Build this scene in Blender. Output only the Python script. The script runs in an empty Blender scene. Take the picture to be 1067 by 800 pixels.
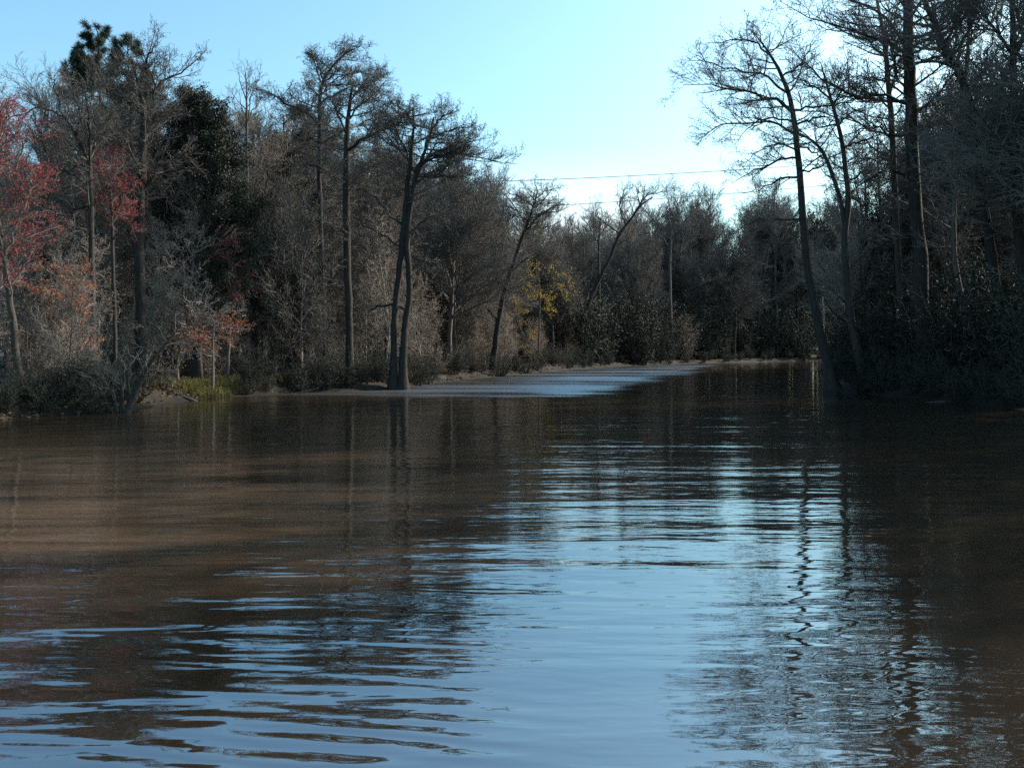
import bpy, math, random
import numpy as np

# ------------------------------------------------------------------ camera, sky, sun, exposure
SC = bpy.context.scene
COL = SC.collection
FPX, HOR, EYE, CXP = 900.0, 362.0, 2.0, 533.5      # focal length in photo pixels, horizon row, eye height over the water
cam_d = bpy.data.cameras.new('camera')
cam = bpy.data.objects.new('camera', cam_d); COL.objects.link(cam)
cam.location = (0, 0, EYE); cam.rotation_euler = (math.pi/2, 0, 0)
cam_d.sensor_fit = 'HORIZONTAL'; cam_d.sensor_width = 36.0; cam_d.lens = 36.0*FPX/1067.0
cam_d.shift_y = -(400.0-HOR)/1067.0
cam_d.clip_end = 6000
SC.camera = cam

SUN_AZ, SUN_EL = 62.0, 30.0           # degrees to the right of the view, above the horizon
world = bpy.data.worlds.new('World'); SC.world = world; world.use_nodes = True
wn = world.node_tree; bg = wn.nodes['Background']
sky = wn.nodes.new('ShaderNodeTexSky'); sky.sky_type = 'NISHITA'; sky.sun_disc = False
sky.sun_elevation = math.radians(SUN_EL); sky.sun_rotation = math.radians(SUN_AZ)
sky.air_density = 1.0; sky.dust_density = 2.2; sky.ozone_density = 1.0
tint = wn.nodes.new('ShaderNodeMix'); tint.data_type = 'RGBA'; tint.blend_type = 'MULTIPLY'; tint.inputs[0].default_value = 1.0
tint.inputs[7].default_value = (0.85, 1.18, 1.17, 1)          # the camera's cyan cast of the clear winter sky
wn.links.new(sky.outputs[0], tint.inputs[6]); bg.inputs[1].default_value = 0.15
# a thin veil of cirrus low in the sky upstream
def wnode(t, **kw):
    q = wn.nodes.new(t)
    for k_, v_ in kw.items(): setattr(q, k_, v_)
    return q
wtc = wnode('ShaderNodeTexCoord'); wsep = wnode('ShaderNodeSeparateXYZ'); wn.links.new(wtc.outputs['Generated'], wsep.inputs[0])
wmp = wnode('ShaderNodeMapping'); wmp.inputs['Scale'].default_value = (3, 3, 9)
wno = wnode('ShaderNodeTexNoise'); wno.inputs['Scale'].default_value = 1.6; wno.inputs['Detail'].default_value = 6; wno.inputs['Roughness'].default_value = .6
wn.links.new(wtc.outputs['Generated'], wmp.inputs[0]); wn.links.new(wmp.outputs[0], wno.inputs['Vector'])
def wramp(v, a, c):
    r = wnode('ShaderNodeMapRange', interpolation_type='SMOOTHSTEP'); r.inputs['From Min'].default_value = a; r.inputs['From Max'].default_value = c
    wn.links.new(v, r.inputs['Value']); return r.outputs[0]
def wmul(a, c, op='MULTIPLY'):
    q = wnode('ShaderNodeMath', operation=op)
    for k_, v_ in ((0, a), (1, c)):
        if isinstance(v_, float): q.inputs[k_].default_value = v_
        else: wn.links.new(v_, q.inputs[k_])
    return q.outputs[0]
veil = wmul(wmul(wmul(wramp(wsep.outputs[2], .235, .13), wramp(wsep.outputs[0], .25, .13)), wramp(wsep.outputs[0], -.14, .04)), wmul(wramp(wno.outputs['Fac'], .30, .62), .75))
vmix = wnode('ShaderNodeMix', data_type='RGBA'); vmix.inputs[7].default_value = (5.6, 6.3, 6.5, 1)
wn.links.new(veil, vmix.inputs[0]); wn.links.new(tint.outputs[2], vmix.inputs[6]); wn.links.new(vmix.outputs[2], bg.inputs[0])
sun_d = bpy.data.lights.new('sun', 'SUN'); sun_d.energy = 4.9; sun_d.angle = math.radians(0.5); sun_d.color = (1.0, 0.93, 0.82)
sun = bpy.data.objects.new('sun', sun_d); COL.objects.link(sun)
sun.rotation_euler = (math.radians(90-SUN_EL), 0, math.radians(180-SUN_AZ))
vs = SC.view_settings
vs.view_transform = 'Standard'; vs.look = 'None'; vs.gamma = 1.0; vs.exposure = 0.72; vs.use_curve_mapping = False
SC.cycles.max_bounces = 4; SC.cycles.diffuse_bounces = 2; SC.cycles.glossy_bounces = 2; SC.cycles.transmission_bounces = 2
SC.cycles.use_denoising = False

RNG = np.random.default_rng(11)

# ------------------------------------------------------------------ small helpers
def W(px, py, D):
    return np.array([(px-CXP)/FPX*D, D, EYE+(HOR-py)/FPX*D])
def dist_of(py): return EYE*FPX/(py-HOR)
def smooth(e0, e1, x):
    t = np.clip((x-e0)/(e1-e0), 0, 1); return t*t*(3-2*t)
def norm(v): return v/np.maximum(np.linalg.norm(v, axis=-1, keepdims=True), 1e-9)

def build(name, parts, mats, parent=None, smooth_shade=False):
    """parts: list of (V, F quads, material index) -> ONE mesh object"""
    off = 0; vs_, fs_, ms_ = [], [], []
    for V, F, mi in parts:
        if len(V) == 0: continue
        vs_.append(V); fs_.append(F+off); ms_.append(np.full(len(F), mi, np.int32)); off += len(V)
    V = np.concatenate(vs_).astype(np.float32); F = np.concatenate(fs_).astype(np.int32); M = np.concatenate(ms_)
    me = bpy.data.meshes.new(name)
    me.vertices.add(len(V)); me.vertices.foreach_set('co', V.ravel())
    me.loops.add(len(F)*4); me.loops.foreach_set('vertex_index', F.ravel())
    me.polygons.add(len(F)); me.polygons.foreach_set('loop_start', np.arange(0, len(F)*4, 4, dtype=np.int32))
    me.polygons.foreach_set('material_index', M)
    me.polygons.foreach_set('use_smooth', np.full(len(F), smooth_shade))
    me.update(calc_edges=True)
    for m in (mats if isinstance(mats, (list, tuple)) else [mats]): me.materials.append(m)
    o = bpy.data.objects.new(name, me); COL.objects.link(o)
    if parent: o.parent = parent
    return o

def tag(o, label, cat, group=None, kind=None):
    if label: o['label'] = label
    if cat: o['category'] = cat
    if group: o['group'] = group
    if kind: o['kind'] = kind
    return o
def thing(name, label, cat, loc=(0, 0, 0), group=None):
    o = bpy.data.objects.new(name, None); COL.objects.link(o); o.location = loc
    o.empty_display_size = 0.2
    return tag(o, label, cat, group)
def dup(root, loc, rz, sc, label=None, group=None):
    r = root.copy(); COL.objects.link(r); r.location = loc; r.rotation_euler = (0, 0, rz); r.scale = sc
    if label: r['label'] = label
    if group: r['group'] = group
    for ch in root.children:
        c = ch.copy(); COL.objects.link(c); c.parent = r
        for g in ch.children:
            d = g.copy(); COL.objects.link(d); d.parent = c
    return r

# ------------------------------------------------------------------ materials
def mat(name, base, rough=0.9, vary=0.35, scale=6.0, base2=None, stretch=(1, 1, 1), spec=0.2, trans=0.0, bump=0.0, objvar=0.25):
    m = bpy.data.materials.new(name); m.use_nodes = True
    n, l = m.node_tree.nodes, m.node_tree.links
    b = n['Principled BSDF']; b.inputs['Roughness'].default_value = rough
    b.inputs['Specular IOR Level'].default_value = spec
    tc = n.new('ShaderNodeTexCoord'); mp = n.new('ShaderNodeMapping'); mp.inputs['Scale'].default_value = stretch
    no = n.new('ShaderNodeTexNoise'); no.inputs['Scale'].default_value = scale; no.inputs['Detail'].default_value = 5; no.inputs['Roughness'].default_value = 0.65
    l.new(tc.outputs['Object'], mp.inputs[0]); l.new(mp.outputs[0], no.inputs['Vector'])
    cr = n.new('ShaderNodeValToRGB'); cr.color_ramp.elements[0].position = 0.3; cr.color_ramp.elements[1].position = 0.7
    lo = base if base2 is not None else tuple(c*(1-vary) for c in base)
    hi = base2 if base2 is not None else tuple(min(1, c*(1+vary)) for c in base)
    cr.color_ramp.elements[0].color = (*lo, 1); cr.color_ramp.elements[1].color = (*hi, 1)
    l.new(no.outputs['Fac'], cr.inputs[0])
    oi = n.new('ShaderNodeObjectInfo'); hs = n.new('ShaderNodeHueSaturation')
    mr = n.new('ShaderNodeMapRange'); mr.inputs['To Min'].default_value = 1-objvar; mr.inputs['To Max'].default_value = 1+objvar
    l.new(oi.outputs['Random'], mr.inputs['Value']); l.new(mr.outputs[0], hs.inputs['Value'])
    l.new(cr.outputs[0], hs.inputs['Color']); l.new(hs.outputs[0], b.inputs['Base Color'])
    if bump:
        bp = n.new('ShaderNodeBump'); bp.inputs['Strength'].default_value = bump; bp.inputs['Distance'].default_value = 0.05
        l.new(no.outputs['Fac'], bp.inputs['Height']); l.new(bp.outputs[0], b.inputs['Normal'])
    if trans:
        tr = n.new('ShaderNodeBsdfTranslucent'); l.new(hs.outputs[0], tr.inputs['Color'])
        mx = n.new('ShaderNodeMixShader'); mx.inputs[0].default_value = trans
        l.new(b.outputs[0], mx.inputs[1]); l.new(tr.outputs[0], mx.inputs[2])
        l.new(mx.outputs[0], n['Material Output'].inputs['Surface'])
    return m
M = dict(
    bark=mat('bark', (0.045, 0.037, 0.031), base2=(0.13, 0.11, 0.095), scale=5, stretch=(3, 3, .6), bump=.8, objvar=.5),
    bark_pale=mat('bark_pale', (0.09, 0.08, 0.068), base2=(0.28, 0.245, 0.21), scale=5, stretch=(2.5, 2.5, .7), bump=.6, objvar=.4),
    bark_dark=mat('bark_dark', (0.016, 0.0135, 0.012), base2=(0.055, 0.046, 0.04), scale=5, stretch=(3, 3, .6), bump=.9),
    twig=mat('twig', (0.120, 0.103, 0.090), vary=.4, scale=.7),
    twig_tan=mat('twig_tan', (0.24, 0.195, 0.165), vary=.35, scale=.6),
    bud=mat('bud', (0.10, 0.075, 0.06), vary=.4, scale=1.2),
    red_bud=mat('red_bud', (0.30, 0.06, 0.06), vary=.4, scale=1.5, trans=.3),
    rust_leaf=mat('rust_leaf', (0.30, 0.10, 0.05), vary=.4, scale=1.5, trans=.3),
    tan_leaf=mat('tan_leaf', (0.30, 0.215, 0.16), vary=.35, scale=1.2, trans=.25),
    yellow_leaf=mat('yellow_leaf', (0.40, 0.28, 0.035), vary=.35, scale=1.2, trans=.3),
    green_leaf=mat('green_leaf', (0.024, 0.026, 0.017), vary=.5, scale=1.0, rough=.65),
    needle=mat('needle', (0.022, 0.034, 0.018), vary=.4, scale=1.0, rough=.7),
    shrub_leaf=mat('shrub_leaf', (0.020, 0.024, 0.014), vary=.5, scale=1.5, rough=.75),
    grass=mat('grass', (0.105, 0.095, 0.032), vary=.45, scale=.5, trans=.2),
    cable=mat('cable', (0.10, 0.10, 0.10), vary=.1),
)

# ------------------------------------------------------------------ the river course
def wl(px, py, dy=0.0):
    D = dist_of(py); return ((px-CXP)/FPX*D, D)
left_px = [(0, 438), (60, 433), (120, 431), (165, 421), (200, 416), (300, 410), (400, 406), (430, 403), (480, 396), (520, 392), (600, 385), (660, 381), (750, 378), (850, 376)]
LEFT = [(-30, -300), (-20, -60), (-15.5, 0), (-14.6, 14)] + [wl(*p) for p in left_px] + [(70, 138), (110, 150), (300, 190)]
right_px = [(1067, 427), (1000, 419), (930, 412), (880, 408)]
RIGHT = [(60, -300), (32, -60), (22, 0), (19, 18)] + [wl(*p) for p in right_px] + [(15.6, 42.5), (17.5, 48), (26, 60), (38, 77), (57, 96), (85, 108), (120, 118), (300, 150)]
POLY = np.array(LEFT + RIGHT[::-1])

def river_sdf(x, y):
    """distance to the waterline: positive on land, negative in the river"""
    x = np.asarray(x, float); y = np.asarray(y, float)
    d = np.full(x.shape, 1e9); inside = np.zeros(x.shape, bool)
    n = len(POLY)
    for i in range(n):
        ax, ay = POLY[i]; bx, by = POLY[(i+1) % n]
        ex, ey = bx-ax, by-ay
        t = np.clip(((x-ax)*ex+(y-ay)*ey)/(ex*ex+ey*ey), 0, 1)
        d = np.minimum(d, np.hypot(x-ax-t*ex, y-ay-t*ey))
        c = ((ay > y) != (by > y))
        with np.errstate(divide='ignore', invalid='ignore'):
            c &= x < (bx-ax)*(y-ay)/np.where(by == ay, 1e-9, by-ay)+ax
        inside ^= c
    return np.where(inside, -d, d)
def vnoise(x, y, s, seed=0):
    return (np.sin(x*s*1.1+seed+1.7*np.sin(y*s*.7+seed))+np.sin(y*s*1.3+2*seed+1.3*np.sin(x*s*.9-seed)))*.5
def ground_z(x, y):
    d = river_sdf(x, y)
    d = d+0.35*vnoise(np.asarray(x, float), np.asarray(y, float), 1.1, 3)
    z = np.where(d > 0, 0.38*smooth(0, 0.9, d)+0.35*smooth(1, 14, d), -1.6*smooth(0, 5, -d))
    return z+np.where(d > 0, 0.10*vnoise(np.asarray(x, float), np.asarray(y, float), .7, 5)*smooth(.3, 3, d), 0)+np.where(d > 25, 1.5*smooth(25, 400, d), 0)

# ground: one sheet, polar grid round the camera
ths = np.concatenate([np.radians(np.arange(-46, 46, .3)), np.radians(np.arange(46, 314, 4))])
rad = np.concatenate([np.arange(0.5, 18, .7), np.arange(18, 75, .45), 75*1.022**np.arange(0, 70), 340*1.25**np.arange(1, 10)])
TH, RD = np.meshgrid(ths, rad, indexing='ij')
gx, gy = np.sin(TH)*RD, np.cos(TH)*RD
gz = ground_z(gx.ravel(), gy.ravel())
GV = np.stack([gx.ravel(), gy.ravel(), gz], 1)
nt, nr = TH.shape
ii, jj = np.meshgrid(np.arange(nt), np.arange(nr-1), indexing='ij'); i2 = (ii+1) % nt
GF = np.stack([ii*nr+jj, ii*nr+jj+1, i2*nr+jj+1, i2*nr+jj], -1).reshape(-1, 4)[:, ::-1]
m_ground = mat('forest_floor', (0.016, 0.0125, 0.009), base2=(0.065, 0.048, 0.033), scale=1.4, bump=.6, objvar=0)
gn, gl = m_ground.node_tree.nodes, m_ground.node_tree.links
gg = gn.new('ShaderNodeNewGeometry'); gs = gn.new('ShaderNodeSeparateXYZ'); gl.new(gg.outputs['Position'], gs.inputs[0])
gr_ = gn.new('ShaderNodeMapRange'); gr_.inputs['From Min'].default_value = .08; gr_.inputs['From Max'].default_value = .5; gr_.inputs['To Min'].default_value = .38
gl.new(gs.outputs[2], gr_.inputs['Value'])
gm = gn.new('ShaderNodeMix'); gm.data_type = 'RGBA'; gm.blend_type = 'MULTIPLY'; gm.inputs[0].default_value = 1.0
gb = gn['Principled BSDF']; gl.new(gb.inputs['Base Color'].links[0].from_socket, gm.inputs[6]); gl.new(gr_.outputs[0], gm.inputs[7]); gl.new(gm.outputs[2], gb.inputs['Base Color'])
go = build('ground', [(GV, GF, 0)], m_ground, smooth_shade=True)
tag(go, 'muddy leaf-strewn wooded ground along both banks', None, kind='structure')

# river water
def water_material():
    m = bpy.data.materials.new('river_water'); m.use_nodes = True
    n, l = m.node_tree.nodes, m.node_tree.links
    b = n['Principled BSDF']
    b.inputs['Base Color'].default_value = (0.028, 0.0185, 0.0120, 1); b.inputs['IOR'].default_value = 3.8; b.inputs['Specular Tint'].default_value = (0.80, 0.92, 1.0, 1)
    tc = n.new('ShaderNodeTexCoord')
    def noise(scale, stretch, rot=0, detail=2, dist=0, rough=.5):
        mp = n.new('ShaderNodeMapping'); mp.inputs['Scale'].default_value = stretch; mp.inputs['Rotation'].default_value = (0, 0, rot)
        no = n.new('ShaderNodeTexNoise'); no.inputs['Scale'].default_value = scale; no.inputs['Detail'].default_value = detail
        no.inputs['Distortion'].default_value = dist; no.inputs['Roughness'].default_value = rough
        l.new(tc.outputs['Object'], mp.inputs[0]); l.new(mp.outputs[0], no.inputs['Vector']); return no.outputs['Fac']
    def math_(op, a, c=None, clamp=False):
        q = n.new('ShaderNodeMath'); q.operation = op; q.use_clamp = clamp
        for k, v in ((0, a), (1, c)):
            if v is None: continue
            if isinstance(v, (int, float)): q.inputs[k].default_value = v
            else: l.new(v, q.inputs[k])
        return q.outputs[0]
    def ramp(v, a, c, lo=0.0, hi=1.0):
        r = n.new('ShaderNodeMapRange'); r.interpolation_type = 'SMOOTHSTEP'
        r.inputs['From Min'].default_value = a; r.inputs['From Max'].default_value = c
        r.inputs['To Min'].default_value = lo; r.inputs['To Max'].default_value = hi
        l.new(v, r.inputs['Value']); return r.outputs[0]
    sx = n.new('ShaderNodeSeparateXYZ'); l.new(tc.outputs['Object'], sx.inputs[0])
    X, Y = sx.outputs[0], sx.outputs[1]
    # long swells, mid ripples, fine wind ripples; crests run across the view
    swell = noise(.42, (.09, 1, 1), .04, 1)
    mid = noise(1.5, (.18, 1, 1), -.05, 3, .3)
    chop = noise(2.6, (.22, 1, 1), .22, 2, .4)
    fine = noise(7.0, (.35, 1, 1), .15, 2, .3)
    gust = ramp(noise(.16, (.35, 1, 1), .3, 3), .48, .66)          # patches where the wind ruffles the surface
    # the ruffled tongue of water off the upstream left bank
    def line(x0, y0, x1, y1):
        """signed distance to the left of a line on the water"""
        L_ = math.hypot(x1-x0, y1-y0); nx, ny = -(y1-y0)/L_, (x1-x0)/L_
        return math_('ADD', math_('MULTIPLY', X, nx), math_('SUBTRACT', math_('MULTIPLY', Y, ny), x0*nx+y0*ny))
    wob = math_('MULTIPLY', math_('SUBTRACT', noise(.35, (.5, .5, 1), 0, 3), .5), 9.0)
    near_edge = ramp(math_('ADD', line(4.0, 36, 23.5, 95), math_('MULTIPLY', wob, .8)), -1.0, 2.2)
    tongue = math_('MULTIPLY', math_('MULTIPLY', near_edge, ramp(noise(.35, (.16, 1, 1), -.5, 6, .8, .62), .30, .60)), math_('MULTIPLY', ramp(math_('ADD', Y, math_('MULTIPLY', wob, .5)), 33.5, 36), ramp(Y, 118, 98)))
    # streaks of sunlight painted into the brown of the near left water
    sunlit_bands = math_('MULTIPLY', math_('MULTIPLY', ramp(Y, 6.2, 9.0), ramp(Y, 19, 12)), math_('MULTIPLY', ramp(math_('ADD', X, math_('MULTIPLY', wob, .25)), 1.0, -2.5), math_('MULTIPLY', ramp(noise(.6, (.14, 1, 1), .05, 6, .6, .65), .34, .60), ramp(noise(3.2, (.10, 1, 1), .03, 5, .5, .7), .30, .62, .35, 1.0))))
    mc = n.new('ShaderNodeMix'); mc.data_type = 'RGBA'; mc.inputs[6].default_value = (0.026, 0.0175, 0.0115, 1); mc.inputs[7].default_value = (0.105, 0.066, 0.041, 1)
    l.new(sunlit_bands, mc.inputs[0]); l.new(mc.outputs[2], b.inputs['Base Color'])
    # boat-wake rings spreading over the near left water
    wv = n.new('ShaderNodeTexWave'); wv.wave_type = 'BANDS'; wv.bands_direction = 'Y'; wv.inputs['Scale'].default_value = 1.15
    wv.inputs['Distortion'].default_value = 4.5; wv.inputs['Detail'].default_value = 2; wv.inputs['Detail Scale'].default_value = .8
    mpw = n.new('ShaderNodeMapping'); mpw.inputs['Rotation'].default_value = (0, 0, .42); mpw.inputs['Scale'].default_value = (.6, 1.6, 1)
    l.new(tc.outputs['Object'], mpw.inputs[0]); l.new(mpw.outputs[0], wv.inputs['Vector'])
    wake = math_('MULTIPLY', math_('MULTIPLY', ramp(Y, 7.6, 5.2), ramp(noise(.9, (.4, 1, 1), .4, 2), .42, .62)), ramp(math_('ADD', X, math_('MULTIPLY', wob, .25)), .9, -.9))
    h = math_('MULTIPLY', swell, .033)
    h = math_('ADD', h, math_('MULTIPLY', mid, .022))
    h = math_('ADD', h, math_('MULTIPLY', math_('MULTIPLY', chop, math_('ADD', .25, ramp(math_('ADD', X, math_('MULTIPLY', wob, .3)), 1.5, -2.0))), math_('MULTIPLY', ramp(Y, 16, 7), .020)))
    h = math_('ADD', h, math_('MULTIPLY', math_('MULTIPLY', fine, math_('ADD', math_('MULTIPLY', gust, .0055), .0040)), 1.0))
    h = math_('ADD', h, math_('MULTIPLY', math_('MULTIPLY', noise(1.1, (.3, 1, 1), .1, 2), tongue), .03))
    h = math_('ADD', h, math_('MULTIPLY', math_('MULTIPLY', wv.outputs['Fac'], wake), .0045))
    l.new(math_('ADD', math_('MULTIPLY', tongue, .34), math_('ADD', .02, math_('MULTIPLY', gust, .03))), b.inputs['Roughness'])
    bp = n.new('ShaderNodeBump'); bp.inputs['Strength'].default_value = 1.0; bp.inputs['Distance'].default_value = 1.0
    l.new(h, bp.inputs['Height'])
    # wind wavelets in the ruffled tongue lean downstream, towards the open water
    cx = n.new('ShaderNodeCombineXYZ'); l.new(math_('MULTIPLY', tongue, math_('ADD', -.10, math_('MULTIPLY', gust, -.05))), cx.inputs[1])
    va = n.new('ShaderNodeVectorMath'); va.operation = 'ADD'; l.new(bp.outputs[0], va.inputs[0]); l.new(cx.outputs[0], va.inputs[1])
    vn = n.new('ShaderNodeVectorMath'); vn.operation = 'NORMALIZE'; l.new(va.outputs[0], vn.inputs[0]); l.new(vn.outputs[0], b.inputs['Normal'])
    return m
WV, WF = [], []
s = 500.0
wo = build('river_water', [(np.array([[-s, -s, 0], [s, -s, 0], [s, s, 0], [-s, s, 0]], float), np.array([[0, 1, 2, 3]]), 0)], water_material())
tag(wo, 'brown blackwater river reflecting trees and sky', None, kind='structure')

# ------------------------------------------------------------------ growing branches
def tubes(P, R, S):
    """P (N,K,3), R (N,K) -> quads of S-sided tubes"""
    N, K, _ = P.shape
    if N == 0: return np.zeros((0, 3)), np.zeros((0, 4), int)
    T = np.empty_like(P); T[:, 1:-1] = P[:, 2:]-P[:, :-2]; T[:, 0] = P[:, 1]-P[:, 0]; T[:, -1] = P[:, -1]-P[:, -2]
    T = norm(T)
    avg = norm(P[:, -1]-P[:, 0]); ref = np.where(np.abs(avg[:, 2:3]) > .8, np.array([[1., 0, 0]]), np.array([[0, 0, 1.]]))
    A = norm(np.cross(T, ref[:, None, :])); B = np.cross(T, A)
    a = np.linspace(0, 2*np.pi, S, endpoint=False)
    V = P[:, :, None, :]+R[:, :, None, None]*(A[:, :, None, :]*np.cos(a)[None, None, :, None]+B[:, :, None, :]*np.sin(a)[None, None, :, None])
    n_, k_, s_ = np.meshgrid(np.arange(N), np.arange(K-1), np.arange(S), indexing='ij'); s2 = (s_+1) % S
    q = lambda k, s: n_*K*S+k*S+s
    F = np.stack([q(k_, s_), q(k_, s2), q(k_+1, s2), q(k_+1, s_)], -1).reshape(-1, 4)
    return V.reshape(-1, 3), F

def smooth_line(pts, rad, K=18):
    """Catmull-Rom through the given points"""
    p = np.asarray(pts, float); r = np.asarray(rad, float); n = len(p)
    ext = np.vstack([2*p[0]-p[1], p, 2*p[-1]-p[-2]])
    u = np.linspace(0, n-1, K); i = np.minimum(u.astype(int), n-2); f = (u-i)[:, None]
    a, b, c, d = ext[i], ext[i+1], ext[i+2], ext[i+3]
    out = .5*((2*b)+(-a+c)*f+(2*a-5*b+4*c-d)*f**2+(-a+3*b-3*c+d)*f**3)
    return out, np.interp(u, np.arange(n), r)

def sample(P, R, idx, t):
    K = P.shape[1]-1; s = np.clip(t, 0, .9999)*K; k = s.astype(int); f = (s-k)
    pos = P[idx, k]*(1-f)[:, None]+P[idx, k+1]*f[:, None]
    return pos, norm(P[idx, k+1]-P[idx, k]), R[idx, k]*(1-f)+R[idx, k+1]*f

def plen(P): return np.linalg.norm(np.diff(P, axis=1), axis=2).sum(1)

def spawn(P, R, rng, dens, t0=.2, t1=1., frac=.5, lmin=.3, lmax=3., ang=(35, 65), flat=1., up=.05, K=3, jit=.12, rr=.6, rmin=.005, rmax=9., tap=.35, back=.5, lens=None):
    """children branches of the branches P: dens per metre of parent"""
    L = plen(P); n = np.maximum(1, np.round(L*dens*(t1-t0)+rng.uniform(-.4, .4, len(L))).astype(int))
    idx = np.repeat(np.arange(len(L)), n)
    if len(idx) == 0: return np.zeros((0, K+1, 3)), np.zeros((0, K+1))
    start = np.cumsum(n)-n; k = np.arange(len(idx))-np.repeat(start, n)
    t = t0+(t1-t0)*(k+rng.uniform(0.05, .95, len(idx)))/np.repeat(n, n)
    pos, tan, pr = sample(P, R, idx, t)
    rnd = norm(rng.normal(size=(len(idx), 3))); perp = norm(np.cross(tan, rnd))
    a = np.radians(rng.uniform(ang[0], ang[1], len(idx)))[:, None]
    d = np.cos(a)*tan+np.sin(a)*perp; d[:, 2] *= flat; d[:, 2] += up; d = norm(d)
    if lens is not None: ln = lens(t, idx)*rng.uniform(.75, 1.15, len(idx))
    else: ln = np.clip(L[idx]*frac*(1-back*t), lmin, lmax)*rng.uniform(.55, 1.2, len(idx))
    r0 = np.clip(np.minimum(pr*rr, ln*.018+.003), rmin, rmax)
    return grow(pos, d, ln, r0, rng, K, jit, up, tap)
def grow(pos, d, ln, r0, rng, K, jit, up, tap):
    out = [pos]
    for _ in range(K):
        d = norm(d+rng.normal(size=d.shape)*jit+np.array([0, 0, up]))
        pos = pos+d*(ln/K)[:, None]; out.append(pos)
    return np.stack(out, 1), r0[:, None]*np.linspace(1, tap, K+1)[None]

def petals(c, size, rng, aspect=.55, flat=1.):
    """one rhombus leaf or bud per centre"""
    n = len(c); a = norm(rng.normal(size=(n, 3))*np.array([1, 1, flat])); b = norm(np.cross(a, rng.normal(size=(n, 3))))
    sz = (size*rng.uniform(.6, 1.4, n))[:, None]
    V = np.stack([c-a*sz, c+b*sz*aspect, c+a*sz, c-b*sz*aspect], 1).reshape(-1, 3)
    return V, np.arange(n*4).reshape(-1, 4)
def tips(P, rng, per=1, spread=.06, t0=.3):
    idx = np.repeat(np.arange(len(P)), per); t = rng.uniform(t0, 1, len(idx))
    pos, _, _ = sample(P, np.ones(P.shape[:2]), idx, t)
    return pos+rng.normal(size=pos.shape)*spread

KIND = {
    # flat-topped bald cypress: level twigs in sheets
    'cypress': dict(branch=dict(dens=4.2, t0=.15, frac=.45, lmin=.45, lmax=2.0, ang=(35, 70), flat=.5, up=.10, jit=.16, K=3),
                    twig=dict(dens=9.0, t0=.1, frac=.5, lmin=.3, lmax=.75, ang=(30, 70), flat=.7, up=.10, jit=.16, K=2),
                    fine=dict(dens=10.0, t0=.1, frac=.5, lmin=.14, lmax=.34, ang=(30, 75), flat=.9, up=.07, jit=.1, K=1), buds=1, bud=.03),
    # ordinary bare hardwood: twigs sweep upwards
    'hardwood': dict(branch=dict(dens=3.8, t0=.12, frac=.55, lmin=.6, lmax=2.5, ang=(25, 55), up=.08, jit=.13, K=3),
                     twig=dict(dens=7.5, t0=.1, frac=.5, lmin=.4, lmax=1.05, ang=(25, 60), up=.06, jit=.14, K=2),
                     fine=dict(dens=8.5, t0=.1, frac=.5, lmin=.18, lmax=.45, ang=(25, 65), up=.04, jit=.1, K=1), buds=0, bud=.03),
}
def foliage(limbP, limbR, kind, rng, twig_mat=0, bud_mat=1, buds=None, bud=None, thick=1.0, dens=1.0, droop=0.0):
    """branches, twigs and fine twigs of a set of limbs -> mesh parts, plus the fine twigs"""
    k = KIND[kind]
    def mod(a):
        a = dict(a); a['dens'] = a['dens']*dens; a['up'] = a['up']-droop; return a
    bP, bR = spawn(limbP, limbR, rng, rmin=.009*thick, rmax=.05, **mod(k['branch']))
    tP, tR = spawn(bP, bR, rng, rmin=.0065*thick, rmax=.02, tap=.6, **mod(k['twig']))
    fP, fR = spawn(tP, tR, rng, rmin=.0048*thick, rmax=.008*thick, tap=.7, **mod(k['fine']))
    parts = [(*tubes(bP, bR, 4), twig_mat), (*tubes(tP, tR, 3), twig_mat), (*tubes(fP, fR, 3), twig_mat)]
    nb = k['buds'] if buds is None else buds
    if nb:
        parts.append((*petals(tips(fP, rng, nb, .03), k['bud'] if bud is None else bud, rng), bud_mat))
    return parts, fP

def flare(P, R, hgt, amt):
    z = P[:, 2]-P[0, 2]; return R*(1+amt*np.exp(-np.maximum(z, 0)/hgt))

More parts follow.
